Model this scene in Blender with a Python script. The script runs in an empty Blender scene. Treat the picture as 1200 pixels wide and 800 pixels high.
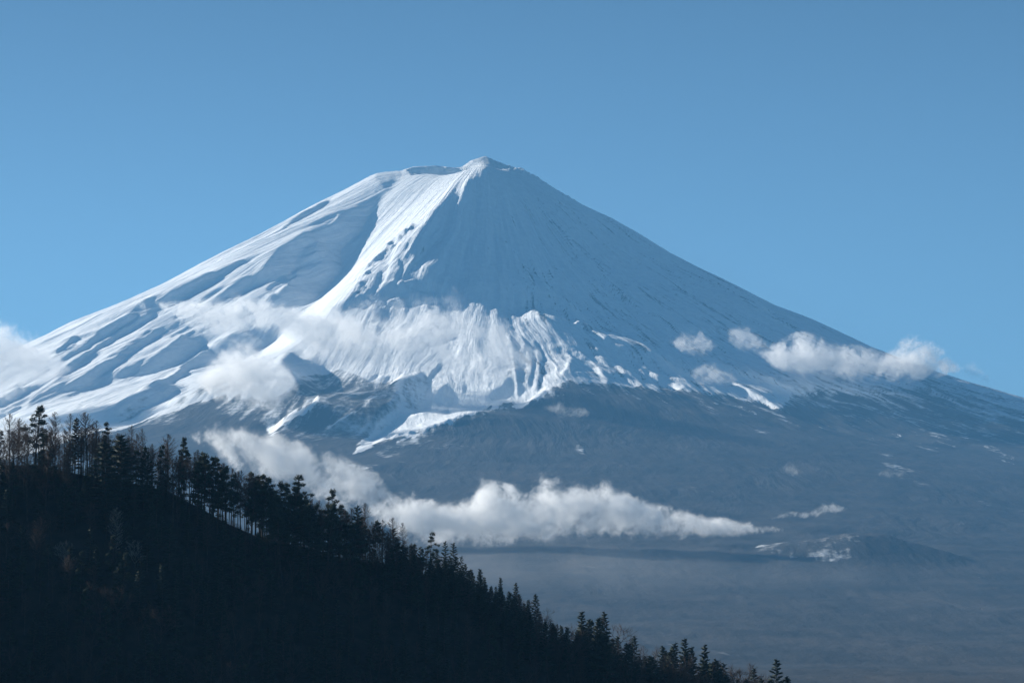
import bpy, bmesh, math, random
import numpy as np

random.seed(7)
RNG = np.random.RandomState(11)
sc = bpy.context.scene
COL = sc.collection

# ------------------------------------------------------------------ camera
FPX, PITCH = 3600.0, math.radians(7.0)          # focal length in photo pixels, upward pitch
CT, ST = math.cos(PITCH), math.sin(PITCH)
cam_data = bpy.data.cameras.new("camera")
cam_data.sensor_width = 36.0
cam_data.lens = 36.0 * FPX / 1200.0
cam_data.clip_start = 1.0
cam_data.clip_end = 120000.0
cam = bpy.data.objects.new("camera", cam_data)
cam.location = (0, 0, 0)
cam.rotation_euler = (math.radians(90) + PITCH, 0, 0)
COL.objects.link(cam)
sc.camera = cam

# ------------------------------------------------------------------ world, sun, exposure
SUN_EL, SUN_AZ = math.radians(24.5), math.radians(-60)   # azimuth clockwise from +Y (away from camera)
world = bpy.data.worlds.new("World")
sc.world = world
world.use_nodes = True
wt = world.node_tree
bg = wt.nodes["Background"]
sky = wt.nodes.new("ShaderNodeTexSky")
sky.sky_type = 'NISHITA'
sky.sun_disc = False
sky.sun_elevation = SUN_EL
sky.sun_rotation = SUN_AZ
sky.altitude = 1500
sky.air_density = 1.0
sky.dust_density = 0.3
sky.ozone_density = 3.0
tint = wt.nodes.new("ShaderNodeMix"); tint.data_type = 'RGBA'; tint.blend_type = 'MULTIPLY'
tint.inputs[0].default_value = 1.0
tint.inputs[7].default_value = (0.73, 0.92, 0.96, 1)    # the photograph's cool white balance
wt.links.new(sky.outputs[0], tint.inputs[6])
geo = wt.nodes.new("ShaderNodeTexCoord"); sepw = wt.nodes.new("ShaderNodeSeparateXYZ")
wt.links.new(geo.outputs["Generated"], sepw.inputs[0])
deep = wt.nodes.new("ShaderNodeMapRange"); deep.interpolation_type = 'SMOOTHSTEP'      # the winter sky deepens towards the zenith
deep.inputs["From Min"].default_value = 0.12; deep.inputs["From Max"].default_value = 0.32
deep.inputs["To Min"].default_value = 1.0; deep.inputs["To Max"].default_value = 0.50
wt.links.new(sepw.outputs[2], deep.inputs["Value"])
dm = wt.nodes.new("ShaderNodeVectorMath"); dm.operation = 'SCALE'
wt.links.new(tint.outputs[2], dm.inputs[0]); wt.links.new(deep.outputs[0], dm.inputs["Scale"])
wt.links.new(dm.outputs[0], bg.inputs[0])
bg.inputs[1].default_value = 0.057
sun_data = bpy.data.lights.new("sun", 'SUN')
sun_data.energy = 5.0
sun_data.angle = math.radians(0.5)
sun_data.color = (1.0, 0.945, 0.85)
sun = bpy.data.objects.new("sun", sun_data)
from mathutils import Vector
SUNV = Vector((math.sin(SUN_AZ) * math.cos(SUN_EL), math.cos(SUN_AZ) * math.cos(SUN_EL), math.sin(SUN_EL)))
sun.rotation_euler = SUNV.to_track_quat('Z', 'Y').to_euler()
COL.objects.link(sun)
sc.view_settings.view_transform = 'Standard'
sc.view_settings.look = 'None'
sc.view_settings.exposure = 0.88
sc.view_settings.gamma = 1.0
sc.render.film_transparent = False
cy = sc.cycles
cy.use_denoising = True
cy.max_bounces = 14
cy.diffuse_bounces = 2
cy.glossy_bounces = 1
cy.transparent_max_bounces = 8
cy.volume_bounces = 12
cy.volume_step_rate = 1.0
cy.volume_max_steps = 96

HAZE_DENSITY = 3.1e-5
HAZE_COLOR = (0.17, 0.49, 0.89, 1)

# ------------------------------------------------------------------ pixel <-> world helpers (photo pixels, 1200 x 800)
def project(x, y, z):
    d = y * CT + z * ST
    u = -y * ST + z * CT
    return 600 + FPX * x / d, 400 - FPX * u / d

def at(px, py, Y):
    a = (px - 600) / FPX
    b = (400 - py) / FPX
    dx, dy, dz = a, CT - b * ST, ST + b * CT
    k = Y / dy
    return dx * k, Y, dz * k

# ------------------------------------------------------------------ numpy noise
def make_perm(seed):
    r = np.random.RandomState(seed)
    return r.rand(256, 256).astype(np.float32)
_T = [make_perm(s) for s in range(6)]
def vnoise(x, y, seed=0):
    t = _T[seed % 6]
    xi = np.floor(x).astype(np.int64); yi = np.floor(y).astype(np.int64)
    fx = x - xi; fy = y - yi
    fx = fx * fx * fx * (fx * (fx * 6 - 15) + 10); fy = fy * fy * fy * (fy * (fy * 6 - 15) + 10)
    x0 = (xi + 37 * seed) & 255; x1 = (x0 + 1) & 255; y0 = (yi + 91 * seed) & 255; y1 = (y0 + 1) & 255
    a = t[x0, y0] * (1 - fx) + t[x1, y0] * fx
    b = t[x0, y1] * (1 - fx) + t[x1, y1] * fx
    return (a * (1 - fy) + b * fy) * 2 - 1
def fbm(x, y, oct=4, seed=0, gain=0.5):
    s = 0; a = 1; tot = 0
    for i in range(oct):
        s = s + a * vnoise(x * 2 ** i + 13.7 * i, y * 2 ** i - 7.3 * i, seed + i)
        tot += a; a *= gain
    return s / tot
def sstep(a, b, x):
    t = np.clip((x - a) / (b - a), 0, 1)
    return t * t * (3 - 2 * t)

# ------------------------------------------------------------------ materials
def new_mat(name, rough=0.8):
    m = bpy.data.materials.new(name)
    m.use_nodes = True
    nt = m.node_tree
    b = nt.nodes["Principled BSDF"]
    b.inputs["Roughness"].default_value = rough
    b.inputs["Specular IOR Level"].default_value = 0.2
    return m, nt, b

def two_tone(name, c1, c2, scale, rough=0.85, detail=3.0):
    m, nt, b = new_mat(name, rough)
    tc = nt.nodes.new("ShaderNodeTexCoord")
    n = nt.nodes.new("ShaderNodeTexNoise"); n.inputs["Scale"].default_value = scale; n.inputs["Detail"].default_value = detail
    r = nt.nodes.new("ShaderNodeValToRGB")
    r.color_ramp.elements[0].position = 0.35; r.color_ramp.elements[0].color = (*c1, 1)
    r.color_ramp.elements[1].position = 0.65; r.color_ramp.elements[1].color = (*c2, 1)
    nt.links.new(tc.outputs["Object"], n.inputs["Vector"])
    nt.links.new(n.outputs["Fac"], r.inputs["Fac"])
    nt.links.new(r.outputs["Color"], b.inputs["Base Color"])
    return m

M_bark = two_tone("bark", (0.025, 0.021, 0.018), (0.050, 0.040, 0.032), 1.5)
M_twig = two_tone("larch_twigs", (0.032, 0.024, 0.021), (0.055, 0.038, 0.031), 1.0)
M_pale = two_tone("pale_twigs", (0.18, 0.16, 0.14), (0.28, 0.25, 0.22), 1.0)
M_needle = two_tone("pine_needles", (0.012, 0.021, 0.014), (0.026, 0.038, 0.022), 0.6)
M_cedar = two_tone("cedar_needles", (0.010, 0.018, 0.013), (0.021, 0.031, 0.021), 0.6)
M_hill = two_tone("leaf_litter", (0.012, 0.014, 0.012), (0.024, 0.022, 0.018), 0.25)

def mountain_material():
    m, nt, b = new_mat("snow_and_scree", 0.75)
    L = nt.links
    at_s = nt.nodes.new("ShaderNodeAttribute"); at_s.attribute_name = "snow"
    tc = nt.nodes.new("ShaderNodeTexCoord")
    n1 = nt.nodes.new("ShaderNodeTexNoise"); n1.inputs["Scale"].default_value = 0.03; n1.inputs["Detail"].default_value = 5; n1.inputs["Roughness"].default_value = 0.65
    L.new(tc.outputs["Object"], n1.inputs["Vector"])
    ad = nt.nodes.new("ShaderNodeMath"); ad.operation = 'SUBTRACT'; L.new(n1.outputs["Fac"], ad.inputs[0]); ad.inputs[1].default_value = 0.5
    mu = nt.nodes.new("ShaderNodeMath"); mu.operation = 'MULTIPLY_ADD'; L.new(ad.outputs[0], mu.inputs[0]); mu.inputs[1].default_value = 0.5; 
    at_g = nt.nodes.new("ShaderNodeAttribute"); at_g.attribute_name = "gully"
    ng = nt.nodes.new("ShaderNodeTexNoise"); ng.inputs["Scale"].default_value = 1.0; ng.inputs["Detail"].default_value = 5; ng.inputs["Roughness"].default_value = 0.62
    L.new(at_g.outputs["Vector"], ng.inputs["Vector"])
    gs = nt.nodes.new("ShaderNodeMath"); gs.operation = 'SUBTRACT'; L.new(ng.outputs["Fac"], gs.inputs[0]); gs.inputs[1].default_value = 0.5
    gm = nt.nodes.new("ShaderNodeMath"); gm.operation = 'MULTIPLY_ADD'; L.new(gs.outputs[0], gm.inputs[0]); gm.inputs[1].default_value = 1.4; L.new(at_s.outputs["Fac"], gm.inputs[2])
    L.new(gm.outputs[0], mu.inputs[2])
    mr = nt.nodes.new("ShaderNodeMapRange"); mr.interpolation_type = 'SMOOTHSTEP'
    mr.inputs["From Min"].default_value = 0.27; mr.inputs["From Max"].default_value = 0.70
    L.new(mu.outputs[0], mr.inputs["Value"])
    n2 = nt.nodes.new("ShaderNodeTexNoise"); n2.inputs["Scale"].default_value = 0.004; n2.inputs["Detail"].default_value = 6
    L.new(tc.outputs["Object"], n2.inputs["Vector"])
    rk = nt.nodes.new("ShaderNodeValToRGB")
    rk.color_ramp.elements[0].position = 0.35; rk.color_ramp.elements[0].color = (0.021, 0.022, 0.024, 1)
    rk.color_ramp.elements[1].position = 0.68; rk.color_ramp.elements[1].color = (0.050, 0.046, 0.044, 1)
    L.new(n2.outputs["Fac"], rk.inputs["Fac"])
    sn = nt.nodes.new("ShaderNodeValToRGB")
    sn.color_ramp.elements[0].position = 0.3; sn.color_ramp.elements[0].color = (0.72, 0.76, 0.80, 1)
    sn.color_ramp.elements[1].position = 0.7; sn.color_ramp.elements[1].color = (0.86, 0.88, 0.90, 1)
    L.new(n1.outputs["Fac"], sn.inputs["Fac"])
    mx = nt.nodes.new("ShaderNodeMix"); mx.data_type = 'RGBA'
    L.new(mr.outputs["Result"], mx.inputs[0]); L.new(rk.outputs["Color"], mx.inputs[6]); L.new(sn.outputs["Color"], mx.inputs[7])
    L.new(mx.outputs[2], b.inputs["Base Color"])
    bp = nt.nodes.new("ShaderNodeBump"); bp.inputs["Strength"].default_value = 0.5; bp.inputs["Distance"].default_value = 6.0
    bp2 = nt.nodes.new("ShaderNodeBump"); bp2.inputs["Strength"].default_value = 0.85; bp2.inputs["Distance"].default_value = 16.0
    L.new(ng.outputs["Fac"], bp2.inputs["Height"]); L.new(bp2.outputs["Normal"], bp.inputs["Normal"])
    L.new(n1.outputs["Fac"], bp.inputs["Height"]); L.new(bp.outputs["Normal"], b.inputs["Normal"])
    return m
M_mount = mountain_material()

def plain_material():
    m, nt, b = new_mat("wooded_plain", 0.9)
    L = nt.links
    tc = nt.nodes.new("ShaderNodeTexCoord")
    n = nt.nodes.new("ShaderNodeTexNoise"); n.inputs["Scale"].default_value = 0.006; n.inputs["Detail"].default_value = 8; n.inputs["Roughness"].default_value = 0.7
    L.new(tc.outputs["Object"], n.inputs["Vector"])
    r = nt.nodes.new("ShaderNodeValToRGB")
    r.color_ramp.elements[0].position = 0.38; r.color_ramp.elements[0].color = (0.030, 0.032, 0.028, 1)
    r.color_ramp.elements[1].position = 0.70; r.color_ramp.elements[1].color = (0.10, 0.085, 0.075, 1)
    at_s = nt.nodes.new("ShaderNodeAttribute"); at_s.attribute_name = "snow"
    L.new(n.outputs["Fac"], r.inputs["Fac"])
    mx = nt.nodes.new("ShaderNodeMix"); mx.data_type = 'RGBA'
    L.new(at_s.outputs["Fac"], mx.inputs[0]); L.new(r.outputs["Color"], mx.inputs[6]); mx.inputs[7].default_value = (0.7, 0.72, 0.75, 1)
    L.new(mx.outputs[2], b.inputs["Base Color"])
    return m
M_plain = plain_material()

# ------------------------------------------------------------------ the mountain: profiles measured on its two flanks
AX = (568 - 600) / FPX * 17000.0
AY = 17000.0
def prof(pts, side):
    r, z = [], []
    for px, py in pts:
        X, _, Z = at(px, py, AY)
        r.append(abs(X - AX)); z.append(Z)
    return np.array(r), np.array(z)
SUMMIT = at(568, 186, AY)[2]
PL = prof([(568, 186), (560, 188), (552, 190), (541, 197.5), (534, 198), (512, 195), (485, 196), (468, 200.5), (451, 201.5), (438, 204), (407, 221), (370, 241),
           (350, 253), (300, 283), (233, 320), (189, 345), (135, 371), (84, 393), (57, 408), (0, 434), (-120, 485), (-300, 550)], -1)
PR = prof([(568, 186), (583, 191), (600, 197), (617, 200.5), (634, 212), (654, 224), (688, 243), (721, 258), (728, 262.5), (750, 275), (790, 300), (828, 320),
           (870, 340), (912, 362), (955, 379.5), (998, 399), (1040, 418), (1083, 435), (1125, 450), (1200, 471), (1320, 505), (1500, 550)], 1)
far_r = np.array([6500., 8500., 11000., 14000., 20000.]); far_z = np.array([760., 430., 160., 0., -60.])
PL = (np.append(PL[0], far_r), np.append(PL[1], far_z)); PR = (np.append(PR[0], far_r), np.append(PR[1], far_z))
PF = (np.array([0, 150, 500, 1000, 1500, 2000, 2500, 3000, 3500, 4000, 4500, 5000, 6000, 7000, 8000, 9500, 11000, 13000, 15000, 16200, 17500, 30000.]),
      np.array([SUMMIT, 3010, 2830, 2560, 2300, 2050, 1820, 1610, 1430, 1270, 1130, 1000, 780, 590, 440, 250, 120, 30, -20, -40, -50, -60.]))

def base_height(x, y):
    dx = x - AX; dy = AY - y
    r = np.hypot(dx, dy) + 1e-6
    cx = (dx / r)
    w = cx * cx
    phi = np.degrees(np.arctan2(dx, dy))
    # the cone is faceted: a spur runs down towards the camera, a hollow lies left of it, a long straight face right of it
    g = np.interp(phi, [-180, -90, -72, -58, -42, -32, -14, 0, 18, 34, 60, 90, 180], [1, 1, 1.0, 1.03, 1.13, 1.12, 1.0, 1.055, 1.165, 1.22, 1.13, 1.0, 1.0])
    g = 1 + (g - 1) * (1 - 0.65 * sstep(3000, 5200, r)) * sstep(10, 160, r) * np.where(phi > -14, 1 - 0.75 * sstep(1100, 3400, r) * sstep(38, 2, phi), 1)
    r = r * g
    zl = np.interp(r, *PL); zr = np.interp(r, *PR); zf = np.interp(r, *PF)
    side = np.where(dx < 0, zl, zr)
    z = side * w + zf * (1 - w)
    return z

# ---- chart of traced relief (slope in x, positive = rises to the right = faces the sun), in photo coordinates
CX0, CY0, CW, CH = -40, 170, 1280, 480
chart = np.zeros((CH, CW), np.float32)
rock = np.zeros((CH, CW), np.float32)
snow_c = np.zeros((CH, CW), np.float32)
gx, gy = np.meshgrid(np.arange(CW) + CX0 + 0.5, np.arange(CH) + CY0 + 0.5)
def poly_mask(pts):
    inside = np.zeros(gx.shape, bool)
    n = len(pts)
    for i in range(n):
        x1, y1 = pts[i]; x2, y2 = pts[(i + 1) % n]
        if y1 == y2: continue
        c = (y1 > gy) != (y2 > gy)
        xi = (x2 - x1) * (gy - y1) / (y2 - y1) + x1
        inside ^= c & (gx < xi)
    return inside
def gauss1(a, s, axis):
    if s <= 0: return a
    n = int(3 * s + 1); k = np.exp(-0.5 * (np.arange(-n, n + 1) / s) ** 2); k /= k.sum()
    pad = [(0, 0), (0, 0)]; pad[axis] = (n, n)
    p = np.pad(a, pad, mode='edge'); out = np.zeros_like(a)
    for i, w in enumerate(k):
        sl = [slice(None), slice(None)]; sl[axis] = slice(i, i + a.shape[axis])
        out += (w * p[tuple(sl)]).astype(a.dtype)
    return out
def blur(a, s): return gauss1(gauss1(a, s, 0), s, 1)
def line_dist(pts):
    d = np.full(gx.shape, 1e9, np.float32); tt = np.zeros(gx.shape, np.float32)
    tot = sum(math.dist(pts[i], pts[i + 1]) for i in range(len(pts) - 1)); acc = 0
    for i in range(len(pts) - 1):
        (x1, y1), (x2, y2) = pts[i], pts[i + 1]
        l = math.dist(pts[i], pts[i + 1])
        t = np.clip(((gx - x1) * (x2 - x1) + (gy - y1) * (y2 - y1)) / (l * l), 0, 1)
        dd = np.hypot(gx - x1 - t * (x2 - x1), gy - y1 - t * (y2 - y1))
        m = dd < d
        d[m] = dd[m]; tt[m] = (acc + t[m] * l) / tot
        acc += l
    return d, tt
def add_poly(pts, s, soft=1.2):
    global chart
    m = blur(poly_mask(pts).astype(np.float32), soft)
    chart = chart * (1 - m) + s * m
def add_line(pts, w, s, w2=None, target=None):
    d, t = line_dist(pts)
    ww = w + (t * ((w2 or w) - w))
    m = np.clip((ww * 0.5 + 0.6 - d) / 1.2, 0, 1) * np.clip(np.minimum(t, 1 - t) * 12, 0, 1)
    if target is None:
        global chart
        chart = chart * (1 - m) + s * m
    else:
        target[:] = np.maximum(target, m * s)

# broad zones first
add_poly([(470, 208), (545, 200), (566, 192), (572, 198), (540, 226), (515, 243), (484, 266), (452, 294), (430, 320), (408, 352), (380, 380), (352, 402), (300, 420), (330, 385), (380, 345), (403, 314), (402, 282), (420, 274), (436, 246)], 0.72, 3)
add_poly([(566, 190), (571, 198), (540, 226), (515, 243), (484, 266), (452, 294), (428, 322), (405, 350), (380, 372), (395, 340), (425, 305), (460, 270), (500, 232), (540, 204)], 0.62, 3)
add_poly([(575, 190), (564, 206), (540, 227), (516, 243), (498, 262), (490, 280), (488, 300), (490, 322), (500, 345), (522, 345), (530, 322), (538, 296), (548, 300), (566, 322), (602, 328), (622, 350), (650, 372), (690, 400), (690, 330), (640, 260), (600, 210)], -0.25, 6)
add_poly([(430, 330), (470, 300), (488, 300), (492, 330), (520, 350), (600, 370), (602, 400), (604, 470), (560, 480), (500, 470), (440, 445), (400, 430), (380, 400), (405, 365)], 0.20, 10)
add_poly([(617, 356), (642, 372), (648, 396), (668, 412), (670, 425), (655, 440), (640, 455), (625, 465), (606, 478), (602, 440), (600, 400), (605, 375)], 0.30, 3)
add_poly([(412, 530), (450, 517), (484, 507), (536, 489), (562, 484), (530, 479), (490, 488), (470, 494), (440, 510)], 0.5, 1.5)
# left lee wall
add_poly([(434, 242), (400, 250), (378, 264), (356, 272), (324, 296), (304, 320), (298, 331), (336, 323), (338, 328), (318, 345), (322, 352), (340, 352), (358, 357), (370, 351), (378, 340), (403, 314), (400, 296), (402, 282), (420, 274), (434, 250)], -0.75, 1.2)
add_poly([(344, 306), (352, 290), (368, 280), (380, 290), (368, 298), (384, 300), (392, 310), (368, 318), (352, 314)], -0.30, 2)
for ln in ([(350, 304), (362, 288), (372, 283)], [(342, 322), (352, 314), (366, 308), (378, 306)], [(384, 262), (392, 258), (398, 252)], [(322, 342), (336, 332), (350, 320)], [(352, 300), (364, 298), (370, 292)]):
    add_line(ln, 2.5, 0.35)
for ln in ([(372, 274), (392, 282), (402, 290)], [(376, 284), (396, 296)], [(300, 330), (318, 322)]):
    add_line(ln, 1.6, -1.1)
# rocky spur
SP = np.array([(488, 262), (468, 282), (452, 294), (436, 310), (426, 330), (418, 345), (406, 360)], float)
for k in range(46):
    t = k / 45 * 5.9 + RNG.uniform(-0.1, 0.1); t = min(max(t, 0), 5.9); q = int(t); p0 = SP[q] * (1 - t + q) + SP[q + 1] * (t - q)
    p0 = p0 + np.array([RNG.uniform(-1, 2 + 3.2 * k / 9), RNG.uniform(-2, 4)]); l = RNG.uniform(3, 9)
    add_line([tuple(p0), (p0[0] - l * 0.75, p0[1] + l * RNG.uniform(0.6, 1.1))], RNG.uniform(1.4, 3.0), RNG.choice([-1.0, -0.8, -0.6, 0.5]))
add_line([(446, 316), (444, 330), (438, 342), (426, 356)], 3, -0.7, 4)
add_line([(468, 300), (471, 316), (464, 334), (452, 348), (442, 362)], 3, -0.6)
add_line([(474, 282), (462, 296), (458, 312), (452, 330), (440, 348)], 4, 0.5)
add_line([(482, 296), (484, 312), (478, 330), (470, 346), (455, 365)], 5, 0.45)
add_line([(452, 340), (440, 352), (424, 366)], 2, -0.7)
add_line([(466, 352), (450, 366), (436, 380)], 2, -0.5)
add_line([(449, 364), (446, 380), (440, 392)], 3, -0.4)
add_poly([(468, 338), (488, 330), (508, 338), (498, 344), (480, 343)], -0.6)
add_poly([(470, 350), (488, 356), (484, 360), (470, 359)], -0.5)
add_line([(508, 332), (509, 345), (508, 362)], 2.5, 0.55)
add_line([(488, 344), (491, 358)], 2, 0.5)
add_poly([(490, 396), (508, 388), (524, 386), (524, 392), (502, 401), (492, 399)], -0.75)
add_poly([(560, 330), (600, 334), (618, 355), (607, 363), (590, 366), (572, 360), (560, 344)], -0.40, 2.5)
add_poly([(617, 355), (612, 366), (606, 376), (628, 378), (624, 364)], 0.5, 2)
for ln, s in (([(594, 388), (600, 405), (604, 440), (605, 472)], 0.55), ([(599, 390), (604, 408), (608, 440), (609, 466)], -0.7),
              ([(612, 392), (622, 410), (626, 430), (621, 456)], -0.6), ([(616, 392), (627, 410), (630, 432), (625, 462)], 0.5),
              ([(626, 398), (634, 416), (636, 436), (629, 460)], -0.65), ([(622, 396), (629, 412), (632, 430)], 0.4), ([(618, 400), (612, 430), (614, 462)], -0.3)):
    add_line(ln, 3, s)
add_line([(669, 414), (664, 430), (656, 441)], 4, 0.7)
add_line([(642, 453), (628, 464), (612, 477)], 5, 0.75)
add_line([(572, 400), (560, 404)], 3, 0.2)
# lower centre: hummocks on the snow tongue
add_poly([(508, 472), (512, 462), (522, 450), (528, 458), (524, 470), (514, 477)], -0.55)
add_line([(519, 424), (508, 436), (501, 450)], 3, -0.7)
add_line([(514, 424), (504, 436), (498, 450)], 2.5, 0.5)
add_poly([(524, 478), (528, 466), (536, 466), (532, 474)], -0.5)
add_line([(546, 452), (544, 462)], 3, -0.5)
add_poly([(570, 464), (590, 452), (598, 440), (600, 448), (594, 460), (578, 470)], -0.4, 1.5)
add_line([(480, 488), (500, 486), (530, 482)], 2, -0.5)
for k in range(26):
    x0 = 560 - k * 5.6 + RNG.rand() * 4; y0 = 486 + k * 1.3 + RNG.rand() * 6
    add_line([(x0, y0), (x0 - 4 - 4 * RNG.rand(), y0 + 3)], 1.6, RNG.choice([-0.8, 0.7]))
add_poly([(474, 446), (498, 436), (501, 460), (490, 478), (474, 490), (456, 500), (440, 512), (425, 518), (440, 496), (460, 470)], -0.65, 2)
for ln in ([(436, 447), (446, 440)], [(444, 452), (454, 443)], [(458, 450), (474, 438)], [(446, 456), (462, 446)]):
    add_line(ln, 2.4, 0.8)
for ln in ([(430, 448), (442, 438)], [(448, 449), (458, 440)]):
    add_line(ln, 2, -0.7)
add_line([(375, 459), (370, 470), (358, 480), (337, 492), (312, 508)], 3, 0.8, 9)
add_line([(444, 456), (428, 472), (408, 487), (380, 502)], 1.5, 0.6, 4)
# left flank lee streaks
def streak(pts, w, s=-1.25, w2=None): add_line(pts, w, s, w2)
streak([(66, 438), (100, 417), (140, 393), (184, 366)], 3.4)
streak([(66, 426), (100, 406), (128, 388), (164, 366)], 4)
streak([(64, 416), (78, 404), (92, 394)], 3.5)
for k in range(75):
    x0 = RNG.uniform(0, 330); y0 = RNG.uniform(-6, 62) + np.interp(x0, [0, 60, 140, 230, 330], [436, 408, 370, 326, 285]); l = RNG.uniform(14, 60)
    sl = 0.62 if x0 > 150 else 0.55
    add_line([(x0, y0), (x0 - l * 0.5, y0 + l * 0.5 * sl + RNG.uniform(-1.5, 1.5)), (x0 - l, y0 + l * sl)], RNG.uniform(0.9, 2.0), RNG.choice([-0.95, -0.7, 0.3]))
streak([(30, 478), (60, 462), (120, 430)], 1.6, -0.8)
streak([(-10, 478), (10, 466), (30, 454)], 6, -1.0)
streak([(184, 354), (212, 344), (234, 332), (256, 322)], 4, -1.3, 6)
streak([(196, 358), (218, 346), (256, 327)], 2.2, -1.1)
streak([(240, 331), (262, 319), (290, 304)], 2.0, -1.0)
streak([(330, 268), (352, 254), (390, 232)], 2.0, -0.9)
add_poly([(82, 452), (108, 434), (128, 422), (152, 406), (196, 384), (180, 398), (150, 416), (120, 436), (104, 452)], -1.1)
add_poly([(128, 443), (172, 418), (164, 428), (148, 436)], -0.9)
add_poly([(162, 438), (164, 430), (190, 412), (200, 404), (218, 394), (240, 402), (228, 414), (216, 418), (200, 428), (180, 436)], -0.95)
add_poly([(172, 458), (210, 430), (248, 408), (262, 424), (244, 428), (228, 430), (214, 440), (200, 452), (180, 462)], -0.95)
add_poly([(120, 490), (160, 468), (204, 452), (224, 455), (182, 475), (150, 492)], -0.8, 2)
add_poly([(260, 348), (270, 336), (292, 322), (300, 326), (284, 340)], -0.9)
add_poly([(274, 392), (292, 386), (320, 396), (292, 406), (264, 402)], -0.7, 2)
add_poly([(328, 424), (342, 412), (352, 420), (380, 432), (380, 462), (350, 462), (348, 444)], -0.9, 2)
add_line([(120, 484), (150, 466), (204, 436), (240, 410), (262, 392)], 4, 0.3)
add_line([(152, 496), (200, 478), (240, 466), (300, 458)], 6, 0.4)
# right flank sunlit banks and gully lines
add_line([(649, 347), (660, 360), (668, 370), (678, 380)], 2, 1.1, 6)
add_line([(690, 388), (700, 396), (710, 401)], 3, 0.7, 6)
add_line([(742, 426), (758, 436), (776, 448)], 4, 0.6, 6)
add_line([(786, 452), (801, 454)], 3, 0.7)
add_line([(699, 428), (705, 438), (713, 448)], 3, 0.8, 5)
add_line([(716, 404), (730, 412), (744, 416)], 3, 0.8)
add_line([(850, 446), (880, 461), (914, 480)], 4, 1.1, 6)
for k in range(40):
    x0 = 650 + RNG.rand() * 130; y0 = 396 + (x0 - 650) * 0.25 + RNG.rand() * 30; l = 8 + RNG.rand() * 16
    add_line([(x0, y0), (x0 + l, y0 + l * 0.62)], 1.6, RNG.choice([0.7, -0.5]))
RIGHT_LINES = [[(613, 236), (626, 258), (630, 276), (644, 296)], [(640, 256), (652, 264), (676, 286), (694, 306), (718, 324), (740, 338)], [(748, 340), (765, 350), (782, 361)],
    [(812, 376), (824, 382), (838, 391)], [(716, 360), (740, 372), (772, 394)], [(640, 332), (690, 364), (748, 402), (812, 440)], [(690, 344), (704, 358), (716, 374)],
    [(654, 237), (662, 241)], [(696, 264), (706, 270)], [(782, 316), (800, 327)], [(600, 300), (624, 318), (650, 340), (690, 372)], [(560, 250), (590, 280), (620, 320), (640, 345)],
    [(690, 250), (740, 290), (800, 330)], [(780, 330), (850, 372), (920, 410)], [(860, 345), (920, 380), (990, 416)], [(700, 300), (760, 345), (840, 400)],
    [(618, 350), (634, 368), (650, 380)], [(820, 410), (880, 440), (960, 470)], [(700, 380), (760, 410), (830, 446)]]
for ln in RIGHT_LINES:
    add_line(ln, 1.5, -0.9)
    sh = [(a + 3, b - 1.5) for a, b in ln]
    add_line(sh, 2, 0.25)
    add_line(ln, 1.6, 1.0, target=rock)

# snow cover as traced
def snow_add(pts, v=1.0, soft=1.0):
    global snow_c
    m = blur(poly_mask(pts).astype(np.float32), soft)
    snow_c = snow_c * (1 - m) + v * m
snow_add([(-60, 100), (1300, 100), (1300, 500), (1200, 480), (1120, 470), (1040, 462), (980, 460), (930, 462), (917, 478), (880, 468), (850, 462), (800, 455), (772, 455), (720, 451),
          (666, 447), (640, 460), (612, 479), (600, 474), (590, 474), (560, 486), (536, 490), (510, 500), (484, 508), (466, 516), (450, 518), (412, 530), (425, 516), (456, 500), (470, 488),
          (462, 480), (478, 455), (474, 443), (440, 454), (430, 444), (400, 432), (380, 440), (350, 440), (330, 462), (300, 464), (240, 468), (200, 482), (152, 500), (100, 508), (-60, 560)], 1.0, 1.0)
snow_add([(940, 460), (1000, 458), (1080, 460), (1200, 480), (1300, 500), (1300, 525), (1200, 512), (1117, 515), (1060, 500), (1000, 488), (950, 480)], 0.34, 6)
snow_add([(1060, 436), (1210, 478), (1210, 500), (1100, 465)], 0.42, 6)
snow_add([(152, 492), (182, 476), (222, 456), (262, 426), (300, 440), (300, 456), (240, 464), (200, 474)], 0.55, 3)
snow_add([(120, 492), (160, 470), (200, 455), (182, 474), (150, 492)], 0.6, 2)
snow_add([(462, 480), (478, 455), (474, 443), (500, 440), (502, 460), (486, 480), (470, 490), (425, 518), (444, 496)], 0.62, 3)
snow_add([(330, 462), (350, 442), (380, 440), (430, 446), (474, 446), (470, 478), (440, 500), (412, 520), (360, 520), (300, 500), (240, 480), (250, 468)], 0.36, 5)
snow_add([(462, 480), (478, 455), (474, 443), (500, 440), (502, 460), (486, 480), (470, 490), (425, 518), (444, 496)], 0.66, 3)
add_line([(375, 459), (370, 470), (358, 480), (337, 492), (312, 508)], 3, 0.9, 10, target=snow_c)
add_line([(444, 456), (428, 472), (408, 487), (376, 504)], 1.2, 0.62, 4, target=snow_c)
for k in range(55):
    x0 = 780 + RNG.rand() * 400; y0 = 458 + (x0 - 780) * 0.09 + RNG.rand() * (14 + (x0 - 780) * 0.07); l = 8 + RNG.rand() * 26
    add_line([(x0, y0), (x0 + l, y0 + l * 0.42)], 1.0, 0.38 + 0.16 * RNG.rand(), 2.2, target=snow_c)
for k in range(26):
    x0 = 610 + RNG.rand() * 200; y0 = 452 + RNG.rand() * 12; l = 4 + RNG.rand() * 12
    add_line([(x0, y0), (x0 + l, y0 + l * 0.5)], 1.0, 0.6, target=snow_c)
chart = blur(chart.astype(np.float32), 0.5)
snow_wide = blur(snow_c, 13.0)

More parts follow.
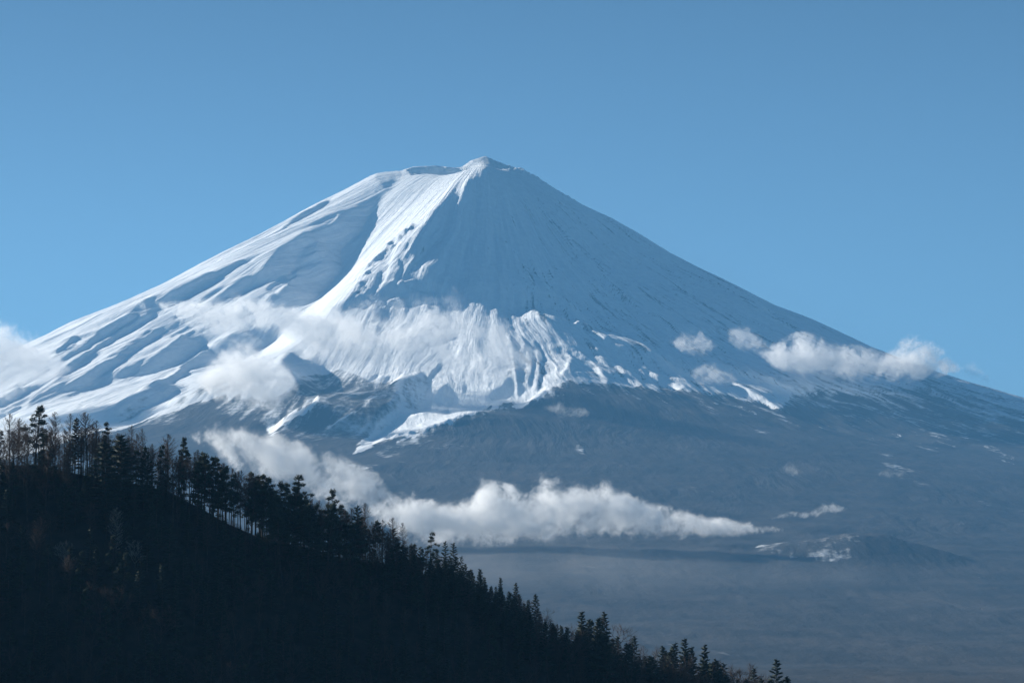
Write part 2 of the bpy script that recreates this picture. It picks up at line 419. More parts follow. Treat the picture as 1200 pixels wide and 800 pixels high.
def sample(img, px, py, fill=0.0):
    u = np.clip(px - CX0 - 0.5, 0, CW - 1.001); v = np.clip(py - CY0 - 0.5, 0, CH - 1.001)
    i = u.astype(np.int64); j = v.astype(np.int64); fu = u - i; fv = v - j
    r = (img[j, i] * (1 - fu) * (1 - fv) + img[j, i + 1] * fu * (1 - fv) + img[j + 1, i] * (1 - fu) * fv + img[j + 1, i + 1] * fu * fv)
    out = (px < CX0) | (px > CX0 + CW) | (py > CY0 + CH)
    return np.where(out, fill, r)

# ---- the grid
def spaced(a, b, n): return list(np.linspace(a, b, n, endpoint=False))
NXC = 860
core_x = np.linspace(-3150, 3150, NXC)
wing = 3150 + np.cumsum(np.geomspace(12, 1900, 34))
xs = np.concatenate([-wing[::-1], core_x, wing])
ys = np.array(spaced(-2500, 3800, 14) + spaced(3800, 9500, 90) + spaced(9500, 12600, 110) + spaced(12600, 17250, 560) + list(17250 + np.cumsum(np.geomspace(12, 1700, 26))))
X, Y = np.meshgrid(xs, ys)
Bz = base_height(X, Y)
near = (np.abs(X) < 3150) & (Y > 12000) & (Y < 17300)
DX = np.gradient(xs)[None, :]
ROWS, COLS = X.shape
ci0 = len(wing); ci1 = ci0 + NXC
ph = np.arctan2(X - AX, AY - Y); rr = np.hypot(X - AX, AY - Y)

def lowpass_x(A, metres):
    dxm = core_x[1] - core_x[0]
    n = A.shape[1]; s = metres / dxm
    k = int(2.5 * s)
    p = np.pad(A, ((0, 0), (k, k)), mode='edge')
    m = p.shape[1]
    f = np.fft.rfftfreq(m)
    G = np.exp(-2 * (math.pi * f * s) ** 2)
    return np.fft.irfft(np.fft.rfft(p, axis=1) * G[None, :], n=m, axis=1)[:, k:k + n]

# radial gullies and roughness
warp = fbm(X / 420, Y / 700, 3, 2)
rs_c = sstep(-60, -20, np.degrees(ph)) * sstep(75, 20, np.degrees(ph)) * (1 - sstep(3600, 4400, rr))
pa = ph + 0.03 * warp
amp = sstep(150, 900, rr) * (1 - 0.88 * sstep(2900, 4300, rr))
g1 = fbm(pa * 16, rr / 1100, 3, 0) * (20 + 12 * sstep(700, 1500, rr)) + fbm(X / 260, Y / 420, 4, 1) * 26 * sstep(500, 1200, rr) * rs_c
n2 = fbm(pa * 46, rr / 900, 3, 1)
rside = sstep(-200, 300, X - AX)
g2 = -np.abs(n2) * (5 + 6 * rside)
n3 = fbm(pa * 120, rr / 520, 2, 3)
g3 = -np.abs(n3) * (3.0 + 2.5 * rside)
g4 = fbm(X / 34, Y / 60, 3, 4) * 2.2
g5 = fbm(pa * 260, rr / 260, 2, 5) * 1.1
relief = amp * (g1 + g2 + g3 + g5) + g4 * sstep(100, 500, rr)
left_calm = sstep(-200, -900, X - AX)
phd = np.degrees(ph)
relief = relief * (1 - 0.45 * sstep(1500, 2400, rr) * (1 - sstep(3300, 4200, rr)) * sstep(-45, -28, phd) * sstep(34, 18, phd))
relief = relief * (1 - 0.6 * sstep(-64, -52, phd) * sstep(-12, -20, phd) * sstep(2500, 2000, rr))
relief = relief * np.where((X < AX - 400) & (rr < 3800), 0.75, 1.0)
# keep the silhouettes where they were measured
onsil = np.clip(np.abs(AY - Y) / 500, 0, 1)
relief *= 0.35 + 0.65 * onsil

Z = Bz + relief
jx = fbm(X / 60, Y / 120, 4, 1, 0.6) * 1.7
jy = fbm(X / 50, Y / 140, 4, 3, 0.6) * 1.4
core = (slice(None), slice(ci0, ci1))
dxm = core_x[1] - core_x[0]
D = np.zeros_like(Z)
fade_y = sstep(11800, 12600, Y) * (1 - sstep(17150, 17500, Y))
for it in range(6):
    px, py = project(X[core], np.maximum(Y[core], 3000), (Z + D)[core])
    s = sample(chart, px + jx[core], py + jy[core]) * fade_y[core]
    I = np.cumsum(s * dxm, axis=1)
    I = I - lowpass_x(I, 480)
    lo = lowpass_x(I, 90)
    I = gauss1(lo.astype(np.float32), 9.0, 0) + gauss1((I - lo).astype(np.float32), 0.9 if it == 5 else 5.0, 0)
    D[core] = I if it in (0, 5) else 0.5 * D[core] + 0.5 * I
edge = np.clip((3150 - np.abs(X)) / 400, 0, 1)
D = np.clip(D, -190, 190) * edge * (0.35 + 0.65 * np.clip(np.abs(AY - Y) / 160, 0, 1))
Z = Z + D

# crater bowl behind the notch, with a lip in front
px, py = project(X, np.maximum(Y, 3000), Z)
cr_x, cr_y = at(512, 200, AY)[0], AY - 60
q = ((X - cr_x) / 175) ** 2 + ((Y - cr_y + 60) / 105) ** 2
Z = Z + 7 * np.exp(-((X - AX) / 60) ** 2 - ((Y - AY) / 80) ** 2)
Z += np.exp(-((X - AX + 560) / 160) ** 2) * np.exp(-((Y - AY) / 120) ** 2) * fbm(X / 15, Y / 30, 3, 5) * 7
q = q * (1 + 0.45 * fbm(X / 70, Y / 70, 3, 1)) + 0.25 * fbm(X / 40, Y / 60, 3, 4)
Z = Z - 80 * np.clip(1 - q, 0, 1) ** np.where(Y > cr_y - 60, 0.65, 1.5) * ((Y < AY + 40) & (Y > 15000))
rimb = np.exp(-(((X - cr_x) / 230) ** 4)) * np.exp(-((Y - AY - 5) / 40) ** 2)
Z = np.where(rimb > 0, Z + 6 * rimb, Z)
# rough blocks near the summit right of the peak
Z += np.exp(-((X - AX - 300) / 200) ** 2) * np.exp(-((Y - AY) / 160) ** 2) * fbm(X / 13, Y / 30, 4, 2, 0.6) * 20

# small parasitic cone on the plain, right
def base_hit(px_, py_):
    yy = np.arange(4000., 17200., 20.); a = np.array([at(px_, py_, v) for v in yy])
    k = np.argmax(base_height(a[:, 0], a[:, 1]) > a[:, 2]); return a[k]
hx, hy = base_hit(1014, 655)[:2]
rh = np.hypot((X - hx) / 1.55, (Y - hy - 60) / 1.3)
rh = rh * (1 + 0.12 * fbm(X / 150, Y / 150, 2, 4))
HB = 92 * hy / 10700
hill_bump = HB * np.clip(1 - rh / 215, 0, 1) ** 1.15
hill_bump = np.minimum(hill_bump, HB * 0.80 + 4 * fbm(X / 50, Y / 50, 2, 0))
Z += hill_bump + (rh < 260) * fbm(X / 40, Y / 40, 3, 1) * 4
# wooded lower slope: gentle swells
low = sstep(3600, 5600, rr)
Z += low * (fbm(X / 900, Y / 1400, 4, 0) * 26 + fbm(X / 120, Y / 160, 4, 3) * 6)
Z = np.maximum(Z, -62 + 0 * Z)
Z = Z - np.where(Y < 3800, 20.0 * sstep(3800, 1500, Y), 0)

px, py = project(X, np.maximum(Y, 2500), Z)
jn = fbm(pa * 140, rr / 300, 3, 2)
snow = sample(snow_c, px + jx * 1.5, py + jy * 1.5 + 7 * jn * sstep(430, 470, py), 0.0)
fringe = sample(snow_wide.astype(np.float32), px + jx * 2 + 9 * jn, py + jy * 3, 0.0)
snow = np.maximum(snow, fringe * 0.80)
behind = (Y > AY + 30)
snow = np.where(behind, (Z > 1500) * 1.0, snow)
off = (px < CX0) | (px > CX0 + CW)
snow = np.where(off & ~behind, sstep(1450, 1800, Z + 200 * jn), snow)
# thin rock streaks blown clear on the right flank
rk = sample(rock, px + jx, py + jy)
streakn = fbm(pa * 210, rr / 420, 3, 1)
bare = sstep(0.05, 0.5, streakn) * sstep(-100, 300, X - AX) * (py < 470) * (0.55 + 0.45 * sstep(260, 440, py)) * 0.85
patchn = fbm(X / 90, Y / 200, 2, 3)
ribs = sstep(0.06, 0.01, np.abs(n2)) * 0.8 + sstep(0.07, 0.01, np.abs(n3)) * 0.6
ribs = ribs * sstep(-0.25, 0.35, fbm(pa * 9, rr / 500, 3, 4)) * rside * sstep(180, 500, rr)
snow = np.clip(snow - 0.42 * ribs - 0.30 * rk * sstep(-0.5, 0.2, patchn) - 0.45 * bare * sstep(-0.1, 0.4, patchn), 0, 1)
grad_x = np.gradient(Z, axis=1) / DX
snow = snow - 0.6 * sstep(0.9, 1.5, np.abs(grad_x)) * (rr < 3600)
thin = rside * sstep(200, 700, rr) * (1 - sstep(3300, 3900, rr)) * (0.20 + 0.16 * fbm(pa * 12, rr / 600, 3, 5))
snow = np.where(snow > 0.6, snow - np.clip(thin, 0, 0.4), snow)
# rock showing along the spur
dsp, _ = line_dist([(484, 266), (452, 294), (428, 330), (408, 357)])
spur = sample(np.exp(-(dsp / 5.0) ** 2).astype(np.float32), px, py)
snow = snow - 0.55 * spur * sstep(0.05, 0.4, fbm(X / 22, Y / 40, 2, 4))
# the parasitic cone: dusted on its sunward side and crown
cone_d = (rh < 212) * sstep(-0.05, 0.3, grad_x + 0.12 + 0.12 * fbm(X / 45, Y / 45, 3, 2)) * 0.32
snow = np.maximum(snow, cone_d)
# faint dusting in the woods
dust = sstep(0.15, 0.6, fbm(X / 260, Y / 500, 5, 2, 0.65)) * sstep(2600, 3300, rr) * (0.37 - 0.27 * sstep(4800, 6500, rr))
snow = np.clip(np.maximum(snow, dust), 0, 1).astype(np.float32)

def grid_object(name, r0, r1, mat, holefn=None):
    n = r1 - r0
    co = np.stack([X[r0:r1], Y[r0:r1], Z[r0:r1]], -1).reshape(-1, 3).astype(np.float32)
    idx = np.arange(n * COLS).reshape(n, COLS)
    q = np.stack([idx[:-1, :-1], idx[:-1, 1:], idx[1:, 1:], idx[1:, :-1]], -1).reshape(-1, 4)
    me = bpy.data.meshes.new(name)
    me.vertices.add(len(co)); me.vertices.foreach_set("co", co.ravel())
    me.loops.add(q.size); me.loops.foreach_set("vertex_index", q.ravel().astype(np.int32))
    me.polygons.add(len(q)); me.polygons.foreach_set("loop_start", (np.arange(len(q)) * 4).astype(np.int32))
    me.polygons.foreach_set("use_smooth", np.ones(len(q), bool))
    a = me.attributes.new("snow", 'FLOAT', 'POINT')
    a.data.foreach_set("value", snow[r0:r1].ravel())
    gv = me.attributes.new("gully", 'FLOAT_VECTOR', 'POINT')
    gv.data.foreach_set("vector", GUL[r0:r1].reshape(-1).astype(np.float32))
    me.update(); me.validate()
    me.materials.append(mat)
    o = bpy.data.objects.new(name, me)
    COL.objects.link(o)
    o["kind"] = "structure"
    return o
wfar = sstep(4500, 6500, rr)
GUL = np.stack([np.where(rr < 9000, pa * 55, X / 130), rr / 330, 0 * X], -1)
split = int(np.searchsorted(ys, 10200))
o = grid_object("mountain", split, ROWS, M_mount)
o = grid_object("plain", 0, split + 1, M_mount)

def terrain_z(x, y):
    i = np.clip(np.searchsorted(xs, x) - 1, 0, len(xs) - 2); j = np.clip(np.searchsorted(ys, y) - 1, 0, len(ys) - 2)
    fu = (x - xs[i]) / (xs[i + 1] - xs[i]); fv = (y - ys[j]) / (ys[j + 1] - ys[j])
    return Z[j, i] * (1 - fu) * (1 - fv) + Z[j, i + 1] * fu * (1 - fv) + Z[j + 1, i] * (1 - fu) * fv + Z[j + 1, i + 1] * fu * fv
def hit_y(px_, py_):
    """distance at which the line of sight through a photo pixel meets the slope"""
    yy = np.arange(4000., 17400., 25.); k = yy / (CT - (400 - py_) / FPX * ST)
    xx = (px_ - 600) / FPX * k; zz = (ST + (400 - py_) / FPX * CT) * k
    m = terrain_z(xx, yy) > zz
    return float(yy[np.argmax(m)]) if m.any() else 17400.

# ------------------------------------------------------------------ generic mesh builder
def tag(o, label=None, cat=None, group=None, kind=None):
    if label: o["label"] = label
    if cat: o["category"] = cat
    if group: o["group"] = group
    if kind: o["kind"] = kind
    return o
def mesh_from(name, V, F, mat, smooth=False):
    me = bpy.data.meshes.new(name)
    V = np.asarray(V, np.float32).reshape(-1, 3)
    if isinstance(F, np.ndarray):
        me.vertices.add(len(V)); me.vertices.foreach_set("co", V.ravel())
        k = F.shape[1]
        me.loops.add(F.size); me.loops.foreach_set("vertex_index", F.ravel().astype(np.int32))
        me.polygons.add(len(F)); me.polygons.foreach_set("loop_start", (np.arange(len(F)) * k).astype(np.int32))
        me.update(); me.validate()
    else:
        me.from_pydata(V.tolist(), [], F)
    me.materials.append(mat)
    return me

def outward(me):                              # closed hulls must face outwards for their volume to be inside
    b = bmesh.new(); b.from_mesh(me); bmesh.ops.recalc_face_normals(b, faces=b.faces); b.to_mesh(me); b.free()

class Geo:                                    # triangle soup collector
    def __init__(s): s.v = []; s.f = []; s.n = 0
    def add(s, v, f):
        v = np.asarray(v, float); f = np.asarray(f, int)
        s.v.append(v); s.f.append(f + s.n); s.n += len(v)
    def tube(s, pts, radii, sides=6):
        pts = [np.array(p, float) for p in pts]
        V = []; F = []
        for i, p in enumerate(pts):
            a = pts[max(i - 1, 0)]; b = pts[min(i + 1, len(pts) - 1)]
            t = b - a; t /= (np.linalg.norm(t) + 1e-9)
            u = np.cross(t, [0, 0, 1.0]) if abs(t[2]) < 0.95 else np.cross(t, [1.0, 0, 0])
            u /= np.linalg.norm(u); w = np.cross(t, u)
            for k in range(sides):
                an = 2 * math.pi * k / sides
                V.append(p + radii[i] * (math.cos(an) * u + math.sin(an) * w))
        for i in range(len(pts) - 1):
            for k in range(sides):
                a = i * sides + k; b = i * sides + (k + 1) % sides
                F.append((a, b, b + sides)); F.append((a, b + sides, a + sides))
        s.add(V, F)
    def spikes(s, P, Q, R):                     # many three-sided tapering twigs at once
        P = np.asarray(P, float); Q = np.asarray(Q, float); R = np.asarray(R, float)
        t = Q - P; t /= (np.linalg.norm(t, axis=1)[:, None] + 1e-9)
        ref = np.where(np.abs(t[:, 2:3]) < 0.9, np.array([[0, 0, 1.0]]), np.array([[1.0, 0, 0]]))
        u = np.cross(t, ref); u /= (np.linalg.norm(u, axis=1)[:, None] + 1e-9); w = np.cross(t, u)
        n = len(P); V = np.empty((n, 4, 3))
        for k in range(3):
            a = 2 * math.pi * k / 3
            V[:, k] = P + R[:, None] * (math.cos(a) * u + math.sin(a) * w)
        V[:, 3] = Q
        b = (np.arange(n) * 4)[:, None]
        F = np.concatenate([b + np.array([[0, 1, 3]]), b + np.array([[1, 2, 3]]), b + np.array([[2, 0, 3]])])
        s.add(V.reshape(-1, 3), F)
    def mesh(s, name, mat):
        return mesh_from(name, np.concatenate(s.v), np.concatenate(s.f), mat)

def trunk_geo(rs, h, r0, lean=0.02, top=1.0, sides=6):
    g = Geo(); pts = []; rad = []
    dx, dy = rs.uniform(-lean, lean, 2) * h
    for i in range(7):
        t = i / 6 * top
        pts.append((dx * t * t + 0.12 * math.sin(5 * t + dx), dy * t * t, h * t - (0.8 if i == 0 else 0)))
        rad.append(r0 * (1.25 if i == 0 else 1) * (1 - 0.88 * t) + 0.015)
    g.tube(pts, rad, sides)
    return g, (lambda z: np.array([dx * (z / h) ** 2, dy * (z / h) ** 2, z]))

def make_larch(seed, h=20.0, twig=M_twig, spread=0.17, low=0.34, up=0.8, wide=1.0):
    rs = np.random.RandomState(seed)
    g, ax = trunk_geo(rs, h, 0.20)
    c = Geo(); P = []; Q = []; R = []
    n = 96
    for i in range(n):
        t = low + (1 - low) * (i / n) ** 0.9
        z = h * t * 0.985
        tt = (t - low) / (1 - low)
        L = h * spread * wide * (math.sin(math.pi * min(1, tt * 0.86 + 0.16)) ** 0.8) * rs.uniform(0.55, 1.15) + 0.3
        a = rs.uniform(0, 2 * math.pi)
        p = ax(z); d = np.array([math.cos(a), math.sin(a), up * rs.uniform(0.3, 1.2)]); d /= np.linalg.norm(d)
        mid = p + d * L * 0.55 + np.array([0, 0, -0.04 * L]); end = mid + (d + np.array([0, 0, 0.55])) * L * 0.42
        P += [p, mid]; Q += [p + (mid - p) * 1.12, end]; R += [0.055 * (1 - 0.5 * tt) + 0.012, 0.035]
        for k in range(9):
            u = rs.uniform(0.2, 1.0)
            b = p + (mid - p) * (u / 0.6) if u < 0.6 else mid + (end - mid) * ((u - 0.6) / 0.4)
            l = rs.uniform(0.35, 1.0) * (0.35 + 0.18 * L)
            dd = d * 0.7 + rs.uniform(-0.8, 0.8, 3) + np.array([0, 0, 0.5]); dd /= np.linalg.norm(dd)
            P.append(b); Q.append(b + dd * l); R.append(0.036)
            if k % 2 == 0:
                e = b + dd * l * 0.5
                d2 = dd + rs.uniform(-0.9, 0.9, 3); d2 /= np.linalg.norm(d2)
                P.append(e); Q.append(e + d2 * l * 0.6); R.append(0.03)
    c.spikes(P, Q, R)
    return g.mesh("trunk", M_bark), c.mesh("crown", twig)

def tufts(c, rs, centre, rad, n, size, flat=0.55):
    d = rs.normal(size=(n, 3)); d /= np.linalg.norm(d, axis=1)[:, None]
    rr_ = rad * rs.uniform(0.25, 1.0, n) ** 0.6
    P = centre + d * rr_[:, None] * np.array([1, 1, flat])
    dirs = d + rs.uniform(-0.7, 0.7, (n, 3)) + np.array([0, 0, 0.35]); dirs /= np.linalg.norm(dirs, axis=1)[:, None]
    c.spikes(P, P + dirs * (size * rs.uniform(0.6, 1.4, n))[:, None], size * rs.uniform(0.16, 0.34, n))

def make_pine(seed, h=18.0, low=0.42, spread=0.17, dens=1.0):
    rs = np.random.RandomState(seed)
    g, ax = trunk_geo(rs, h, 0.24, 0.045)
    c = Geo(); n = 17
    for i in range(n):
        t = low + (1 - low) * (i / (n - 1)) ** 0.95
        tt = (t - low) / (1 - low)
        z = h * t * 0.97
        a = i * 2.4 + rs.uniform(-0.6, 0.6)
        L = h * spread * (1 - tt ** 1.25 * 0.88) * rs.uniform(0.45, 1.1) * (0.6 + 0.9 * min(1, tt * 4))
        p = ax(z); d = np.array([math.cos(a), math.sin(a), rs.uniform(-0.05, 0.35)])
        e = p + d * L
        g.tube([p, p + d * L * 0.5 + [0, 0, 0.1 * L], e], [0.09, 0.06, 0.025], 4)
        k = max(2, int(L / 0.8))
        for j in range(k):
            u = 0.35 + 0.65 * (j + 1) / k
            q = p + d * L * u + rs.uniform(-0.35, 0.35, 3) + np.array([0, 0, 0.15])
            tufts(c, rs, q, rs.uniform(0.55, 1.0) * (1.1 - 0.4 * tt), int(46 * dens), 0.42, 0.5)
    tufts(c, rs, ax(h * 0.98), 0.8, 60, 0.45, 1.1)
    return g.mesh("trunk", M_bark), c.mesh("crown", M_needle)

def make_conifer(seed, h=17.0, low=0.12, spread=0.23, mat=M_cedar, droop=0.12, n=58):
    rs = np.random.RandomState(seed)
    g, ax = trunk_geo(rs, h, 0.22, 0.01)
    c = Geo()
    for i in range(n):
        t = low + (1 - low) * (i / n) ** 0.85
        tt = (t - low) / (1 - low)
        z = h * t * 0.985
        a = i * 2.399 + rs.uniform(-0.4, 0.4)
        L = h * spread * ((1 - tt) ** 0.95) * rs.uniform(0.5, 1.3) + 0.2
        p = ax(z); d = np.array([math.cos(a), math.sin(a), -droop + 0.5 * tt])
        e = p + d * L
        c.spikes([p], [e], [0.05])
        m = max(9, int(26 * L / (h * spread) + 9))
        u = rs.uniform(0.15, 1.0, m)
        side = np.array([-d[1], d[0], 0])
        B = p + d * (L * u)[:, None] + side * (rs.uniform(-1, 1, m) * L * 0.26 * (1.1 - u))[:, None] + rs.uniform(-0.15, 0.15, (m, 3))
        dr = d + side * rs.uniform(-0.9, 0.9, m)[:, None] + np.array([0, 0, 1]) * rs.uniform(-0.35, 0.35, m)[:, None]
        dr /= np.linalg.norm(dr, axis=1)[:, None]
        c.spikes(B, B + dr * rs.uniform(0.4, 0.95, m)[:, None], rs.uniform(0.09, 0.2, m))
    c.spikes([ax(h * 0.93)], [ax(h * 1.0) + [0, 0, 0.5]], [0.12])
    return g.mesh("trunk", M_bark), c.mesh("crown", mat)

def make_broad(seed, h=12.0, mat=M_twig):
    rs = np.random.RandomState(seed)
    g, ax = trunk_geo(rs, h * 0.6, 0.18, 0.06)
    c = Geo(); P = []; Q = []; R = []
    def grow(p, d, L, r, lev):
        e = p + d * L
        P.append(p); Q.append(p + d * L * 1.15); R.append(r)
        if lev == 0: return
        for k in range(4 if lev > 1 else 5):
            dd = d + rs.uniform(-0.75, 0.75, 3) + np.array([0, 0, 0.15]); dd /= np.linalg.norm(dd)
            q = p + d * L * rs.uniform(0.45, 1.0)
            grow(q, dd, L * rs.uniform(0.5, 0.78), max(r * 0.6, 0.018), lev - 1)
    for i in range(9):
        a = i * 2.4; z = h * 0.6 * (0.35 + 0.65 * i / 8)
        d = np.array([math.cos(a) * 0.75, math.sin(a) * 0.75, 0.85]); d /= np.linalg.norm(d)
        grow(ax(z), d, h * 0.22, 0.07, 3)
    c.spikes(P, Q, R)
    return g.mesh("trunk", M_bark), c.mesh("crown", mat)

KINDS = {
    "larch": [make_larch(1), make_larch(2, spread=0.15), make_larch(3, spread=0.19, low=0.42), make_larch(4, spread=0.14, low=0.5, up=1.1)],
    "pine": [make_pine(11), make_pine(12, low=0.34, spread=0.15), make_pine(13, low=0.52, spread=0.19), make_pine(14, low=0.28, spread=0.2)],
    "cedar": [make_conifer(21), make_conifer(22, spread=0.28, low=0.06), make_conifer(23, spread=0.18, low=0.2)],
    "fir": [make_conifer(31, n=38, spread=0.22, low=0.2, droop=0.0), make_conifer(32, n=34, spread=0.2, low=0.32, droop=0.05)],
    "broadleaf": [make_broad(41), make_broad(42)],
    "pale": [make_broad(51, mat=M_pale), make_larch(52, twig=M_pale, spread=0.2, low=0.25)],
}
HREF = {"larch": 20.0, "pine": 18.0, "cedar": 17.5, "fir": 17.5, "broadleaf": 12.0, "pale": 12.5}
NAME = {"larch": "larch_tree", "pine": "pine_tree", "cedar": "cedar_tree", "fir": "fir_tree", "broadleaf": "bare_broadleaf_tree", "pale": "pale_bare_tree"}
_proto = {}
def place_tree(kind, var, loc, height, rz, label, group, thick=1.0):
    ms = KINDS[kind][var % len(KINDS[kind])]
    s = height / HREF[kind]
    e = bpy.data.objects.new(NAME[kind], None)
    e.empty_display_size = 1
    e.location = loc; e.rotation_euler = (random.gauss(0, 0.03), random.gauss(0, 0.03), rz); e.scale = (s * thick, s * thick, s)
    COL.objects.link(e)
    for nm, me in (("trunk", ms[0]), ("crown", ms[1])):
        key = (kind, var % len(KINDS[kind]), nm)
        if key in _proto: c = _proto[key].copy()
        else:
            c = bpy.data.objects.new(nm, me); _proto[key] = c
        COL.objects.link(c); c.parent = e
    tag(e, label, "tree", group)
    return e

# ------------------------------------------------------------------ the dark foreground hill
HY = 950.0
RIDGE = [(-900, 270), (-600, 360), (-400, 420), (-200, 480), (-60, 526), (0, 538), (60, 545), (130, 558), (200, 570), (225, 584), (250, 597), (300, 621), (360, 636), (420, 652), (500, 668), (540, 684),  # unseen left end is raised to block the low sun from the near face
         (600, 716), (650, 750), (700, 777), (760, 800), (850, 826), (950, 850), (1100, 880), (1300, 905), (1600, 950)]
RX = np.array([at(a, b, HY)[0] for a, b in RIDGE]); RZ = np.array([at(a, b, HY)[2] for a, b in RIDGE])
def hill_height(x, y):
    x = np.asarray(x, float); y = np.asarray(y, float)
    zr = np.interp(x, RX, RZ)
    zr = zr
    crest_y = HY + 10 * np.sin(x / 60.0)
    d = crest_y - y
    slope = 0.78 + 0.06 * np.sin(x / 45.0) + 0.22 * sstep(-70, -150, x)  # left part steepened so the face stays in its own shade
    front = zr - slope * np.maximum(d, 0) + 0.0 * d
    back = zr + 0.42 * np.minimum(d, 0)
    z = np.where(d > 0, front, back) - 1.2 * np.exp(-(d / 8.0) ** 2)
    n = fbm(x / 14.0, y / 14.0, 3, 1) * 1.1 + fbm(x / 70., y / 70., 2, 2) * 3.0 * np.clip(np.abs(d) / 25, 0, 1)
    return np.maximum(z + n, -90.0)
hx_ = np.linspace(-420, 330, 300); hy_ = np.linspace(690, 1260, 230)
HXg, HYg = np.meshgrid(hx_, hy_)
HZg = hill_height(HXg, HYg)
idx = np.arange(HXg.size).reshape(HXg.shape)
q = np.stack([idx[:-1, :-1], idx[:-1, 1:], idx[1:, 1:], idx[1:, :-1]], -1).reshape(-1, 4)
me = mesh_from("hill", np.stack([HXg, HYg, HZg], -1).reshape(-1, 3), q, M_hill)
o = bpy.data.objects.new("hill", me); COL.objects.link(o); o["kind"] = "structure"

def hz(x, y): return float(hill_height(np.array([x]), np.array([y]))[0])
GR = "trees on the dark foreground ridge"
RIDGE_PX = [p[0] for p in RIDGE]; RIDGE_PY = [p[1] for p in RIDGE]
TOPX = [0, 40, 80, 110, 130, 160, 210, 240, 300, 345, 400, 450, 480, 500, 535, 560, 600, 635, 650, 690, 705, 720, 745, 790, 830, 870, 905, 940, 990]
TOPY = [486, 480, 490, 488, 498, 505, 516, 524, 550, 566, 586, 602, 624, 634, 642, 666, 682, 698, 722, 716, 716, 738, 744, 748, 758, 772, 772, 798, 812]
n_tree = 0
def ridge_tree(px_, top_py, kind, var, label, dy=0.0, thick=1.0, group=None):
    """a tree whose base stands on the hill dy metres in front of the crest and whose tip shows at top_py"""
    global n_tree
    Yt = HY + 10 * math.sin(((px_ - 600) / FPX * HY) / 60.0) - dy
    x = at(px_, 600, Yt)[0]
    z = hz(x, Yt)
    ztop = at(px_, top_py, Yt)[2]
    h = max(3.0, ztop - z)
    n_tree += 1
    return place_tree(kind, var, (x, Yt, z - 0.2), h, random.uniform(0, 6.28), label, group, thick)

